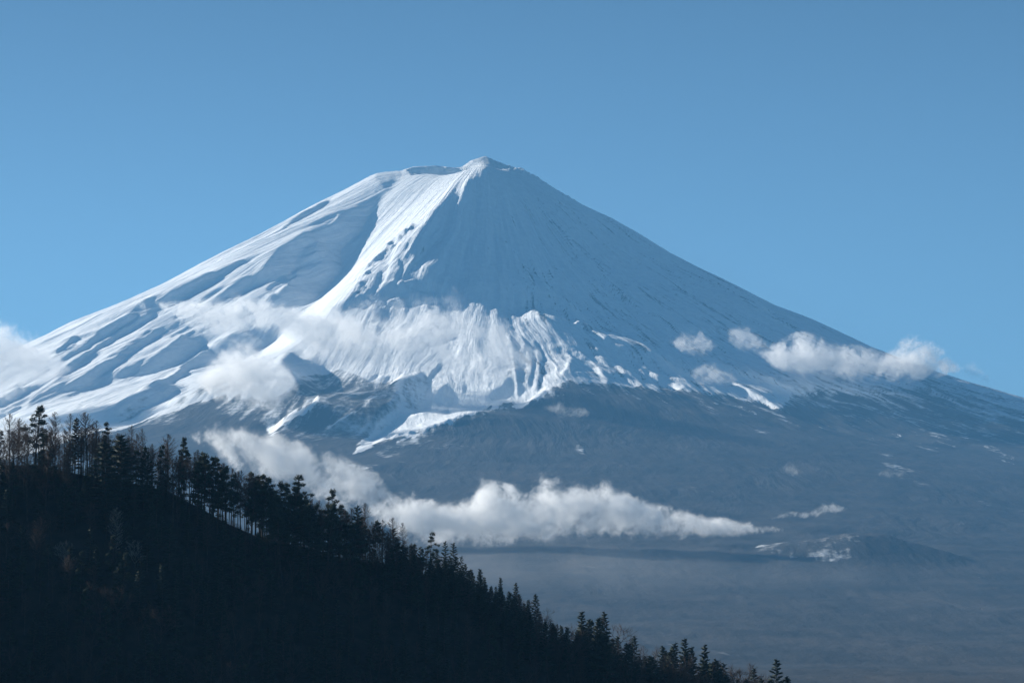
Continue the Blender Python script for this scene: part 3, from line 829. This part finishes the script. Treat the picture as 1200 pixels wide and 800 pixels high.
SPECIAL = [
    (40, 476, "pine", 0, 3, 1.25, "tall dark pine with a heavy crown, highest tree on the upper left ridge"),
    (10, 483, "larch", 2, -2, 1.1, "bare larch at the left edge of the ridge, left of the heavy crowned pine"),
    (63, 481, "larch", 0, 4, 1.0, "bare larch with a thin pointed top, just right of the heavy crowned pine"),
    (80, 483, "larch", 1, 0, 1.0, "slender bare larch, second right of the heavy crowned pine on the ridge"),
    (87, 486, "cedar", 2, 4, 0.8, "narrow dark cedar standing among the bare larches of the upper left ridge"),
    (103, 482, "larch", 3, 5, 1.2, "wide bare larch at the right end of the tall upper left stand"),
    (125, 496, "pine", 3, 1, 0.9, "small round topped pine between the tall stand and the broad dark cedars"),
    (123, 512, "cedar", 1, 22, 1.25, "broad dark cedar bulging in front of the ridge, left one of two"),
    (139, 505, "cedar", 0, 20, 1.35, "broad pointed dark cedar in front of the ridge, right one of two"),
    (153, 497, "larch", 0, 0, 1.0, "bare larch just right of the two broad dark cedars"),
    (166, 501, "larch", 1, 0, 0.9, "slim bare larch, second right of the two broad dark cedars"),
    (195, 507, "larch", 2, 0, 1.2, "wide bare larch alone over the gap in the middle of the upper ridge"),
    (212, 513, "pine", 1, 0, 0.9, "slim pine left of the row of bare trunks on the ridge"),
    (236, 526, "cedar", 1, -2, 1.0, "pointed dark cedar rising above the row of bare trunks"),
    (347, 558, "pine", 3, 4, 1.2, "lone rounded pine standing clear above the ridge under the diagonal cloud band"),
    (385, 574, "pine", 1, 2, 0.9, "small pine right of the lone rounded pine"),
    (418, 589, "fir", 0, 6, 1.0, "open branched fir with bright gaps below it, left of the bare larches"),
    (428, 588, "larch", 3, 0, 1.0, "bare larch just right of the open branched fir"),
    (461, 605, "larch", 0, 2, 1.1, "bare larch with a domed top over the left end of the low white cloud"),
    (472, 611, "larch", 1, 2, 1.1, "bare larch right of the domed larch before the low white cloud"),
    (503, 624, "pine", 3, 4, 1.0, "bushy pine left of the twin firs at the bend of the ridge"),
    (521, 631, "fir", 1, 2, 0.95, "left one of the twin dark firs at the bend of the ridge"),
    (533, 633, "fir", 0, 2, 0.95, "right one of the twin dark firs at the bend of the ridge"),
    (564, 664, "cedar", 2, 4, 1.0, "small dark conifer right below the twin firs"),
    (588, 674, "cedar", 2, 3, 0.8, "narrow conifer spire halfway down the ridge, first of three"),
    (606, 680, "cedar", 0, 3, 0.9, "conifer spire halfway down the ridge, middle one of three"),
    (628, 693, "cedar", 0, 4, 0.9, "conifer spire halfway down the ridge, last of three before the dip"),
    (679, 713, "cedar", 2, 6, 1.0, "pointed dark conifer just right of the dip in the ridge"),
    (689, 722, "cedar", 2, 6, 0.9, "shorter conifer beside the pointed one right of the dip"),
    (709, 713, "cedar", 0, 2, 0.9, "tall thin tipped conifer left of the leaning bare branches"),
    (722, 722, "broadleaf", 0, 2, 1.2, "bare broadleaf tree with branches leaning right over the lower ridge"),
    (742, 742, "cedar", 0, 3, 1.0, "dark conifer right of the leaning bare broadleaf tree"),
    (785, 749, "cedar", 1, 4, 0.9, "round topped dark conifer on the lower right ridge, left of the tallest one there"),
    (800, 744, "cedar", 1, 4, 0.9, "tallest dark conifer on the lower right ridge"),
    (813, 754, "cedar", 2, 4, 0.9, "conifer just right of the tallest one on the lower right ridge"),
    (822, 751, "cedar", 0, 4, 0.9, "second conifer right of the tallest one on the lower right ridge"),
    (868, 768, "broadleaf", 1, 3, 1.3, "round bare broadleaf tree near the foot of the ridge"),
    (905, 768, "cedar", 1, 3, 1.0, "last pointed conifer near the foot of the ridge at the bottom edge"),
    (925, 790, "cedar", 0, 3, 1.0, "short conifer at the very foot of the ridge, right of the last pointed one"),
    (78, 638, "pale", 0, 60, 1.1, "pale bare tree glimmering low on the dark slope, leftmost of three"),
    (137, 632, "pale", 1, 62, 1.1, "pale bare tree glimmering low on the dark slope, middle one of three"),
    (160, 640, "pale", 0, 60, 1.0, "pale bare tree glimmering low on the dark slope, rightmost of three"),
]
for (a, b, kd, v, dy, th, lab) in SPECIAL:
    if kd == "pale":
        Yt = HY - dy - 10
        # stand it on the slope where its middle shows at the traced row
        best = min((abs(project(at(a, 600, yy)[0], yy, hz(at(a, 600, yy)[0], yy))[1] - (b + 28)), yy) for yy in np.arange(800, 948, 3.0))[1]
        x = at(a, 600, best)[0]; z = hz(x, best)
        place_tree(kd, v, (x, best, z - 0.2), 10.5, random.uniform(0, 6), lab, None, th); n_tree += 1
    else:
        ridge_tree(a, b, kd, v, lab, dy, th)

# the stands between them; every stand has its own wording
STANDS = [  # px range, count, kinds, depth spread, label place
    (-30, 110, 26, ["larch"] * 10 + ["pine"], 22, "in the tall stand at the upper left"),
    (110, 205, 20, ["larch"] * 5 + ["pine", "cedar"], 14, "just right of the two broad cedars"),
    (205, 320, 46, ["pine"] * 3 + ["larch"] * 4, 9, "in the open trunk row"),
    (320, 415, 34, ["pine"] * 3 + ["larch"] * 2 + ["cedar"] * 3, 18, "below the diagonal cloud band"),
    (415, 500, 26, ["larch"] * 3 + ["fir", "cedar", "pine"], 16, "before the low cloud's left end"),
    (500, 650, 34, ["cedar"] * 5 + ["fir", "broadleaf"], 20, "right of the twin firs"),
    (650, 760, 26, ["cedar"] * 3 + ["broadleaf"] * 2 + ["pine"], 20, "around the dip in the lower ridge"),
    (760, 960, 34, ["cedar"] * 3 + ["broadleaf"] * 3, 20, "at the foot of the ridge"),
]
LOOK = {"larch": "bare brown larch", "pine": "dark pine", "cedar": "dark conifer", "fir": "open dark fir", "broadleaf": "bare broadleaf tree"}
made = {}
def plural(kd, where): return LOOK[kd] + ("es " if kd == "larch" else "s ") + where
for (a, b, cnt, kinds, depth, where) in STANDS:
    for i in range(cnt):
        px_ = a + (b - a) * (i + random.uniform(0.1, 0.9)) / cnt
        kd = random.choice(kinds)
        dy = random.uniform(-6, depth)
        top = np.interp(px_, TOPX, TOPY) + random.uniform(2, 22) + (8 if dy > 8 else 0)
        t = ridge_tree(px_, float(top), kd, random.randrange(4), "%s %s" % (LOOK[kd], where), dy, random.uniform(0.8, 1.15), plural(kd, where))
        made.setdefault((kd, where), []).append((px_, t))
ORD = ("first second third fourth fifth sixth seventh eighth ninth tenth eleventh twelfth thirteenth fourteenth fifteenth sixteenth seventeenth "
       "eighteenth nineteenth twentieth").split()
ORD += ["twenty-" + w for w in ORD[:9]] + ["thirtieth"]
def name_by_order(groups):
    """every tree of a kind in a stand is told apart by its place from the stand's left end"""
    for (kd, where), lst in groups.items():
        if len(lst) == 1:
            lst[0][1]["label"] = "only " + LOOK[kd] + " " + where; continue
        lst.sort(key=lambda e: e[0])
        for q, (xx, t) in enumerate(lst):
            t["label"] = ("rightmost %s %s" % (LOOK[kd], where)) if q == len(lst) - 1 else ("%s %s from the left %s" % (ORD[q], LOOK[kd], where))
name_by_order(made)

# trees on the near face: the largest as things, the rest as one mass
face = []
for _ in range(6000):
    x = random.uniform(-330, 130); y = random.uniform(770, 948)
    z = hz(x, y)
    if z < -16: continue
    p = project(x, y, z)
    if p[0] < -60 or p[0] > 1010 or p[1] > 880: continue
    crest = np.interp(x, RX, RZ)
    lim = at(0, float(np.interp(p[0], RIDGE_PX, RIDGE_PY)), HY)[2] * y / HY
    hmax = (lim - z) * 0.96
    if any((x - f[0]) ** 2 + (y - f[1]) ** 2 < 12 for f in face): continue
    if hmax < 4: continue
    if abs(p[0] - 78) < 26 and 640 < p[1] < 700 or abs(p[0] - 148) < 34 and 640 < p[1] < 700: 
        if random.random() < 0.75: continue
    kd = random.choice(["cedar", "cedar", "cedar", "pine", "pine", "larch", "broadleaf"])
    face.append((x, y, z, min(hmax, random.uniform(8, 17)), kd, p))
face.sort(key=lambda f: f[1])
N_THINGS = 300 - n_tree
step = max(1, len(face) // max(1, N_THINGS))
chosen = set(range(0, len(face), step)); chosen = set(sorted(chosen)[:N_THINGS])
rows = {"larch": [], "pine": [], "cedar": [], "broadleaf": []}
made_face = {}
for i, (x, y, z, h, kd, p) in enumerate(face):
    if i in chosen:
        band = "high on the dark slope below the ridge" if y > 905 else ("on the middle of the dark slope" if y > 855 else "at the bottom of the dark slope near the lower edge")
        t = place_tree(kd, random.randrange(4), (x, y, z - 0.2), h, random.uniform(0, 6.28), LOOK[kd], plural(kd, band))
        made_face.setdefault((kd, band), []).append((p[0], t))
    else:
        rows[kd].append((x, y, z - 0.2, h))

name_by_order(made_face)
# remaining wood on the slope and on the far side: one mass of instances
def forest_mass(name, pts, mesh_pairs):
    me = bpy.data.meshes.new(name)
    me.from_pydata([p[:3] for p in pts], [], [])
    a = me.attributes.new("tree_scale", 'FLOAT', 'POINT'); a.data.foreach_set("value", [p[3] for p in pts])
    b = me.attributes.new("spin", 'FLOAT', 'POINT'); b.data.foreach_set("value", [random.uniform(0, 6.28) for p in pts])
    c = me.attributes.new("pick", 'INT', 'POINT'); c.data.foreach_set("value", [p[4] for p in pts])
    o = bpy.data.objects.new(name, me); COL.objects.link(o)
    ng = bpy.data.node_groups.new(name, 'GeometryNodeTree')
    ng.interface.new_socket("Geometry", in_out='INPUT', socket_type='NodeSocketGeometry')
    ng.interface.new_socket("Geometry", in_out='OUTPUT', socket_type='NodeSocketGeometry')
    N = ng.nodes; L = ng.links
    gi = N.new("NodeGroupInput"); go = N.new("NodeGroupOutput")
    jn = N.new("GeometryNodeJoinGeometry")
    def named(nm, dt):
        n = N.new("GeometryNodeInputNamedAttribute"); n.data_type = dt; n.inputs["Name"].default_value = nm
        return n.outputs["Attribute"]
    scl = named("tree_scale", 'FLOAT'); spn = named("spin", 'FLOAT'); pick = named("pick", 'INT')
    comb = N.new("ShaderNodeCombineXYZ"); L.new(spn, comb.inputs[2])
    for k, obs in enumerate(mesh_pairs):
        cmp_ = N.new("FunctionNodeCompare"); cmp_.data_type = 'INT'; cmp_.operation = 'EQUAL'
        L.new(pick, cmp_.inputs[2]); cmp_.inputs[3].default_value = k
        for ob in obs:
            oi = N.new("GeometryNodeObjectInfo"); oi.inputs["Object"].default_value = ob; oi.transform_space = 'ORIGINAL'
            oi.inputs["As Instance"].default_value = True
            ip = N.new("GeometryNodeInstanceOnPoints")
            L.new(gi.outputs[0], ip.inputs["Points"]); L.new(cmp_.outputs[0], ip.inputs["Selection"])
            L.new(oi.outputs["Geometry"], ip.inputs["Instance"]); L.new(comb.outputs[0], ip.inputs["Rotation"]); L.new(scl, ip.inputs["Scale"])
            L.new(ip.outputs[0], jn.inputs[0])
    L.new(jn.outputs[0], go.inputs[0])
    m = o.modifiers.new("scatter", 'NODES'); m.node_group = ng
    o["kind"] = "stuff"
    return o
pairs = []; pts = []
keymap = {"cedar": [0, 1], "pine": [2, 3], "larch": [4], "broadleaf": [5]}
for kd, v in (("cedar", 0), ("cedar", 1), ("pine", 0), ("pine", 3), ("larch", 2), ("broadleaf", 0)):
    obs = []
    for nm, mi in (("trunk", 0), ("crown", 1)):
        ob = _proto.get((kd, v, nm)) 
        if ob is None:
            place_tree(kd, v, (-250, 1100, hz(-250, 1100)), 12, 0, LOOK[kd] + " behind the ridge", GR)
            ob = _proto[(kd, v, nm)]
        obs.append(ob)
    pairs.append(obs)
for kd, lst in rows.items():
    for (x, y, z, h) in lst:
        pts.append((x, y, z, h / HREF[kd], random.choice(keymap[kd])))
# low brush that breaks up the crest and fills between the trunks
for _ in range(2600):
    x = random.uniform(-330, 150); y = random.uniform(790, 958)
    z = hz(x, y)
    if z < -18: continue
    pts.append((x, y, z - 0.3, random.uniform(0.10, 0.22), random.choice([0, 1, 3, 5])))
# more of the wood along the crest
for _ in range(320):
    x = random.uniform(-200, 110); y = HY + 10 * math.sin(x / 60.0) + random.uniform(-10, 14)
    pxx = project(x, y, hz(x, y))[0]
    if 195 < pxx < 320 and random.random() < 0.88: continue
    ztop = at(0, float(np.interp(pxx, TOPX, TOPY)) + random.uniform(6, 34), y)[2]
    h = ztop - hz(x, y)
    if h < 4: continue
    k = 4 if pxx < 205 else random.choice([2, 4, 4, 4, 3] if pxx < 480 else [0, 1, 5])
    pts.append((x, y, hz(x, y) - 0.3, h / (20 if k == 4 else 17.5 if k < 4 else 12), k))
# undergrowth and young trees filling the foot of the stands, except along the open row
for _ in range(900):
    x = random.uniform(-200, 110); y = HY + 10 * math.sin(x / 60.0) + random.uniform(-9, 8)
    pxx = project(x, y, hz(x, y))[0]
    if 203 < pxx < 312 or 8 < pxx < 32 or 62 < pxx < 74 or 418 < pxx < 428: continue
    k = random.choice([0, 1, 1, 5, 5, 3]); h = random.uniform(2.0, 7.5) if pxx < 480 else random.uniform(3, 9)
    pts.append((x, y, hz(x, y) - 0.3, h / (17.5 if k < 4 else 12), k))
# far side of the ridge
for _ in range(260):
    x = random.uniform(-400, 300); y = random.uniform(975, 1230)
    pts.append((x, y, hz(x, y) - 0.3, random.uniform(0.6, 0.9), random.choice([0, 1, 2, 3, 4])))
forest_mass("forest", pts, pairs)

# ------------------------------------------------------------------ clouds: bodies of droplets at their real distance
def make_cloud(label, Yd, top, bottom, dens=0.02, nscale=90.0, depth=1.2, wisp=1.5, streak=(1.0, 1.0, 1.0), seed=0.0, group=None, thr=0.0, hug=1.15):
    pxs = [p[0] for p in top] + [p[0] for p in bottom]
    yh = min(hit_y(p[0], p[1] + 4) for p in bottom)
    hpx = max(abs(np.interp(p[0], [b[0] for b in bottom], [b[1] for b in bottom]) - p[1]) for p in top) * 0.5
    Yd = min(Yd, yh - hpx / FPX * yh * depth * hug)
    x0, x1 = min(pxs), max(pxs); n = 22
    us = np.linspace(0, 1, n)
    T = np.interp(x0 + us * (x1 - x0), [p[0] for p in top], [p[1] for p in top])
    B = np.interp(x0 + us * (x1 - x0), [p[0] for p in bottom], [p[1] for p in bottom])
    cxp, cyp = 0.5 * (x0 + x1), float(np.mean(0.5 * (T + B)))
    cx, _, cz = at(cxp, cyp, Yd)
    wx = np.array([at(x0 + u * (x1 - x0), cyp, Yd)[0] for u in us]) - cx
    zt = np.array([at(cxp, t, Yd)[2] for t in T]) - cz
    zb = np.array([at(cxp, b, Yd)[2] for b in B]) - cz
    mid = 0.5 * (zt + zb); half = np.maximum(0.5 * (zt - zb), 4.0)
    R = 1.34
    V = []; F = []
    ns = 14
    hm = float(np.max(half))
    for i in range(n):
        hh = half[i] * R + hm * 0.05; yy = (0.45 * hm + 0.55 * half[i]) * depth * R
        for k in range(ns):
            a = 2 * math.pi * k / ns
            V.append((wx[i], yy * math.cos(a), mid[i] + hh * math.sin(a)))
    for i in range(n - 1):
        for k in range(ns):
            a = i * ns + k; b = i * ns + (k + 1) % ns
            F.append((a, a + ns, b + ns, b))
    V.append((wx[0] - half[0] * 0.6, 0, mid[0])); V.append((wx[-1] + half[-1] * 0.6, 0, mid[-1]))
    c0, c1 = len(V) - 2, len(V) - 1
    for k in range(ns):
        F.append((c0, k, (k + 1) % ns)); F.append((c1, (n - 1) * ns + (k + 1) % ns, (n - 1) * ns + k))
    m = bpy.data.materials.new("cloud_droplets"); m.use_nodes = True; m.cycles.volume_step_rate = 0.45
    nt = m.node_tree; nt.nodes.clear(); N = nt.nodes; L = nt.links
    out = N.new("ShaderNodeOutputMaterial"); pv = N.new("ShaderNodeVolumePrincipled")
    pv.inputs["Color"].default_value = (0.995, 0.995, 0.995, 1); pv.inputs["Anisotropy"].default_value = 0.35
    L.new(pv.outputs[0], out.inputs["Volume"])
    tc = N.new("ShaderNodeTexCoord")
    def math_(op, a, b=None, c=None, clamp=False):
        nd = N.new("ShaderNodeMath"); nd.operation = op; nd.use_clamp = clamp
        for i, v in enumerate((a, b, c)):
            if v is None: continue
            if isinstance(v, (int, float)): nd.inputs[i].default_value = v
            else: L.new(v, nd.inputs[i])
        return nd.outputs[0]
    mp = N.new("ShaderNodeMapping"); mp.inputs["Scale"].default_value = (streak[0] / nscale, streak[1] / nscale, streak[2] / nscale)
    mp.inputs["Location"].default_value = (seed * 3.7, seed * 1.3, seed * 5.1); mp.inputs["Rotation"].default_value = (0, math.radians(14), 0)
    L.new(tc.outputs["Object"], mp.inputs["Vector"])
    nz = N.new("ShaderNodeTexNoise"); nz.inputs["Scale"].default_value = 1.0; nz.inputs["Detail"].default_value = 6.0; nz.inputs["Roughness"].default_value = 0.66; nz.inputs["Distortion"].default_value = 0.8
    L.new(mp.outputs[0], nz.inputs["Vector"])
    mp2 = N.new("ShaderNodeMapping"); k2 = 3.3 / nscale
    mp2.inputs["Scale"].default_value = (k2 * 0.9, k2, k2 * 0.85); mp2.inputs["Rotation"].default_value = (0, math.radians(-35), 0)
    L.new(tc.outputs["Object"], mp2.inputs["Vector"])
    nz2 = N.new("ShaderNodeTexNoise"); nz2.inputs["Scale"].default_value = 1.0; nz2.inputs["Detail"].default_value = 4.0; nz2.inputs["Roughness"].default_value = 0.65; nz2.inputs["Distortion"].default_value = 1.2
    L.new(mp2.outputs[0], nz2.inputs["Vector"])
    fb = math_('ADD', math_('SUBTRACT', nz.outputs["Fac"], 0.5), math_('MULTIPLY', math_('SUBTRACT', nz2.outputs["Fac"], 0.5), 0.75))
    sep = N.new("ShaderNodeSeparateXYZ"); L.new(tc.outputs["Object"], sep.inputs[0])
    u = math_('DIVIDE', math_('SUBTRACT', sep.outputs[0], float(wx[0])), float(wx[-1] - wx[0]), clamp=True)
    zlo, zhi = float(np.min(mid - half)), float(np.max(mid + half)); zr = zhi - zlo
    def curve(vals):
        fc = N.new("ShaderNodeFloatCurve"); cu = fc.mapping.curves[0]
        fc.mapping.use_clip = False
        cu.points[0].location = (0, float(vals[0])); cu.points[1].location = (1, float(vals[-1]))
        for i in range(1, n - 1): cu.points.new(float(us[i]), float(vals[i]))
        fc.mapping.update()
        L.new(u, fc.inputs["Value"]); return fc.outputs[0]
    cm = math_('MULTIPLY_ADD', curve((mid - zlo) / zr), zr, zlo)
    ch = math_('MULTIPLY', curve(half / zr), zr)
    dz = math_('DIVIDE', math_('SUBTRACT', sep.outputs[2], cm), ch)
    dyv = math_('DIVIDE', sep.outputs[1], math_('MULTIPLY', math_('MULTIPLY_ADD', ch, 0.55, 0.45 * hm), depth))
    r2 = math_('ADD', math_('MULTIPLY', dz, dz), math_('MULTIPLY', dyv, dyv))
    endf = math_('MULTIPLY', math_('MULTIPLY', u, math_('SUBTRACT', 1.0, u)), 10.0, clamp=True)
    f = math_('SUBTRACT', 1.0, r2)
    f = math_('ADD', f, math_('MULTIPLY', fb, 2 * wisp * 2.3))
    f = math_('SUBTRACT', f, math_('MULTIPLY_ADD', math_('SUBTRACT', 1.0, endf), 0.9, thr))
    # nothing may reach the hull
    lim = math_('MULTIPLY', math_('SUBTRACT', R * R * 0.97, r2), 4.0, clamp=True)
    f = math_('MULTIPLY', math_('MAXIMUM', f, 0.0), lim)
    f = math_('MULTIPLY', math_('POWER', math_('MULTIPLY', f, 0.85, clamp=True), 2.1), dens * 2.3)
    L.new(f, pv.inputs["Density"])
    me = mesh_from("cloud", V, [tuple(t) for t in F], m)
    outward(me)
    o = bpy.data.objects.new("cloud", me); o.location = (cx, Yd, cz)
    COL.objects.link(o)
    tag(o, label, "cloud", group)
    return o

make_cloud("white cloud drifting off the left edge over the mountain's lower left flank", 14300,
    [(-80, 372), (-20, 372), (10, 380), (40, 392), (62, 408), (85, 428)], [(-80, 470), (-20, 470), (20, 462), (50, 450), (85, 440)], 0.006, 130, 1.3, 1.0, seed=1)
make_cloud("long ragged white cloud lying across the snowy left flank", 13900,
    [(180, 352), (215, 352), (250, 345), (290, 345), (330, 352), (370, 356), (410, 362), (450, 382)], [(180, 358), (215, 378), (250, 396), (290, 388), (330, 396), (360, 418), (395, 432), (450, 428)], 0.007, 120, 1.0, 1.1, seed=2)
make_cloud("round white puff of cloud below the long ragged one on the left flank", 13200,
    [(226, 440), (245, 424), (265, 402), (292, 400), (320, 414), (340, 430), (354, 448)], [(226, 452), (245, 462), (270, 474), (300, 482), (330, 478), (354, 462)], 0.009, 120, 1.0, 0.9, seed=3)
make_cloud("diagonal band of cloud sloping down behind the treetops on the left", 11600,
    [(225, 500), (265, 496), (300, 506), (345, 510), (375, 530), (415, 542), (445, 552), (462, 575)], [(225, 520), (265, 545), (300, 560), (345, 575), (400, 595), (445, 600), (462, 600)], 0.010, 110, 1.0, 1.0, seed=4)
make_cloud("largest cloud, long white bank with ragged top and flat base before the mountain's foot", 12500,
    [(430, 580), (470, 574), (510, 588), (545, 588), (568, 564), (600, 566), (625, 576), (634, 556), (668, 568), (700, 562), (722, 572), (750, 584), (790, 590), (815, 602), (850, 606), (880, 612), (915, 614)],
    [(430, 612), (470, 634), (520, 638), (600, 638), (680, 636), (740, 629), (800, 629), (850, 629), (915, 626)], 0.026, 80, 0.75, 0.8, hug=-0.3, seed=5, streak=(0.8, 1, 1))
make_cloud("white cloud straddling the right flank's skyline", 15300,
    [(884, 410), (913, 402), (942, 388), (964, 399), (998, 404), (1040, 414), (1057, 400), (1076, 395), (1104, 410), (1128, 428)],
    [(884, 414), (910, 432), (932, 446), (976, 448), (1023, 446), (1070, 446), (1108, 440), (1128, 434)], 0.010, 95, 1.0, 1.25, seed=6)
make_cloud("small torn wisp on the right flank, leftmost of the two upper ones", 14600,
    [(786, 396), (800, 390), (822, 390), (838, 400)], [(786, 404), (800, 414), (822, 418), (838, 410)], 0.0055, 50, 1.0, 1.5, seed=7)
make_cloud("small torn wisp on the right flank just left of the skyline cloud", 14800,
    [(850, 388), (866, 380), (884, 388), (900, 402)], [(850, 400), (866, 410), (884, 412), (900, 412)], 0.0045, 50, 1.0, 1.5, seed=8)
make_cloud("small cloud puff resting at the upper end of the bright snow streak", 14000,
    [(808, 432), (826, 424), (846, 430), (866, 444)], [(808, 444), (826, 452), (846, 452), (866, 450)], 0.005, 55, 1.0, 1.4, seed=9)
make_cloud("faint little cloud low in the middle just under the snow line", 12800,
    [(636, 474), (655, 470), (675, 474), (694, 482)], [(636, 480), (655, 488), (675, 490), (694, 487)], 0.003, 50, 1.0, 1.3, seed=10)
make_cloud("torn wisps of cloud above the small wooded cone", 11400,
    [(905, 604), (925, 598), (945, 600), (962, 590), (975, 588), (992, 594)], [(905, 610), (925, 606), (945, 608), (962, 604), (975, 600), (992, 600)], 0.008, 50, 1.0, 1.2, seed=11)
make_cloud("tiny wisp of cloud high above the torn wisps, right of centre", 12000,
    [(916, 546), (926, 540), (936, 550)], [(916, 552), (926, 556), (936, 560)], 0.003, 40, 1.0, 1.3, seed=12)
make_cloud("faint small wisp against the dark lower slope on the right", 12200,
    [(1028, 552), (1045, 546), (1062, 552)], [(1028, 558), (1045, 560), (1062, 560)], 0.0025, 50, 1.0, 1.2, seed=13)
make_cloud("tiny wisp of cloud standing on the left skyline", 15600,
    [(152, 352), (162, 342), (172, 354)], [(152, 356), (162, 360), (172, 366)], 0.005, 45, 1.0, 1.2, seed=14)
make_cloud("faint wisp in the sky right of the skyline cloud", 15300,
    [(1128, 424), (1142, 424), (1160, 440)], [(1128, 436), (1142, 446), (1160, 450)], 0.0025, 60, 1.0, 1.2, seed=15)
make_cloud("thin veil of blowing snow cloud over the sunlit centre of the mountain", 13600,
    [(380, 368), (430, 356), (480, 350), (530, 346), (580, 368), (625, 400)], [(380, 440), (430, 446), (480, 442), (530, 446), (570, 448), (610, 440)], 0.0030, 130, 0.7, 1.5, seed=16)

mist = make_cloud("mist", 9000, [(470, 640), (560, 628), (700, 626), (850, 632), (980, 650), (1060, 668)],
    [(470, 690), (560, 700), (700, 706), (850, 704), (980, 698), (1060, 690)], 0.00035, 420, 1.3, 0.3, seed=21, hug=1.0)
mist.name = "mist"; mist.data.name = "mist"
del mist["label"]; del mist["category"]
mist["kind"] = "stuff"

# ------------------------------------------------------------------ haze: one closed box of even air
zmin = float(Z.min()) ; zmin = min(zmin, -90.0)
zmax = float(Z.max())
bx0, bx1 = xs[0] - 50, xs[-1] + 50; by0, by1 = ys[0] - 50, ys[-1] + 50; bz0, bz1 = zmin - 1.0, zmax + 25
V = [(x, y, z) for x in (bx0, bx1) for y in (by0, by1) for z in (bz0, bz1)]
F = [(0, 1, 3, 2), (4, 6, 7, 5), (0, 4, 5, 1), (2, 3, 7, 6), (0, 2, 6, 4), (1, 5, 7, 3)]
m = bpy.data.materials.new("haze_air"); m.use_nodes = True
nt = m.node_tree; nt.nodes.clear()
out = nt.nodes.new("ShaderNodeOutputMaterial"); pv = nt.nodes.new("ShaderNodeVolumePrincipled")
pv.inputs["Density"].default_value = HAZE_DENSITY; pv.inputs["Color"].default_value = HAZE_COLOR; pv.inputs["Anisotropy"].default_value = 0.0
nt.links.new(pv.outputs[0], out.inputs["Volume"])
hm_ = mesh_from("haze", V, F, m); outward(hm_)
o = bpy.data.objects.new("haze", hm_); COL.objects.link(o)
o["kind"] = "stuff"
print("trees", n_tree, "face", len(face), "points", len(pts), "grid", X.shape, "zmin", zmin, "zmax", zmax)
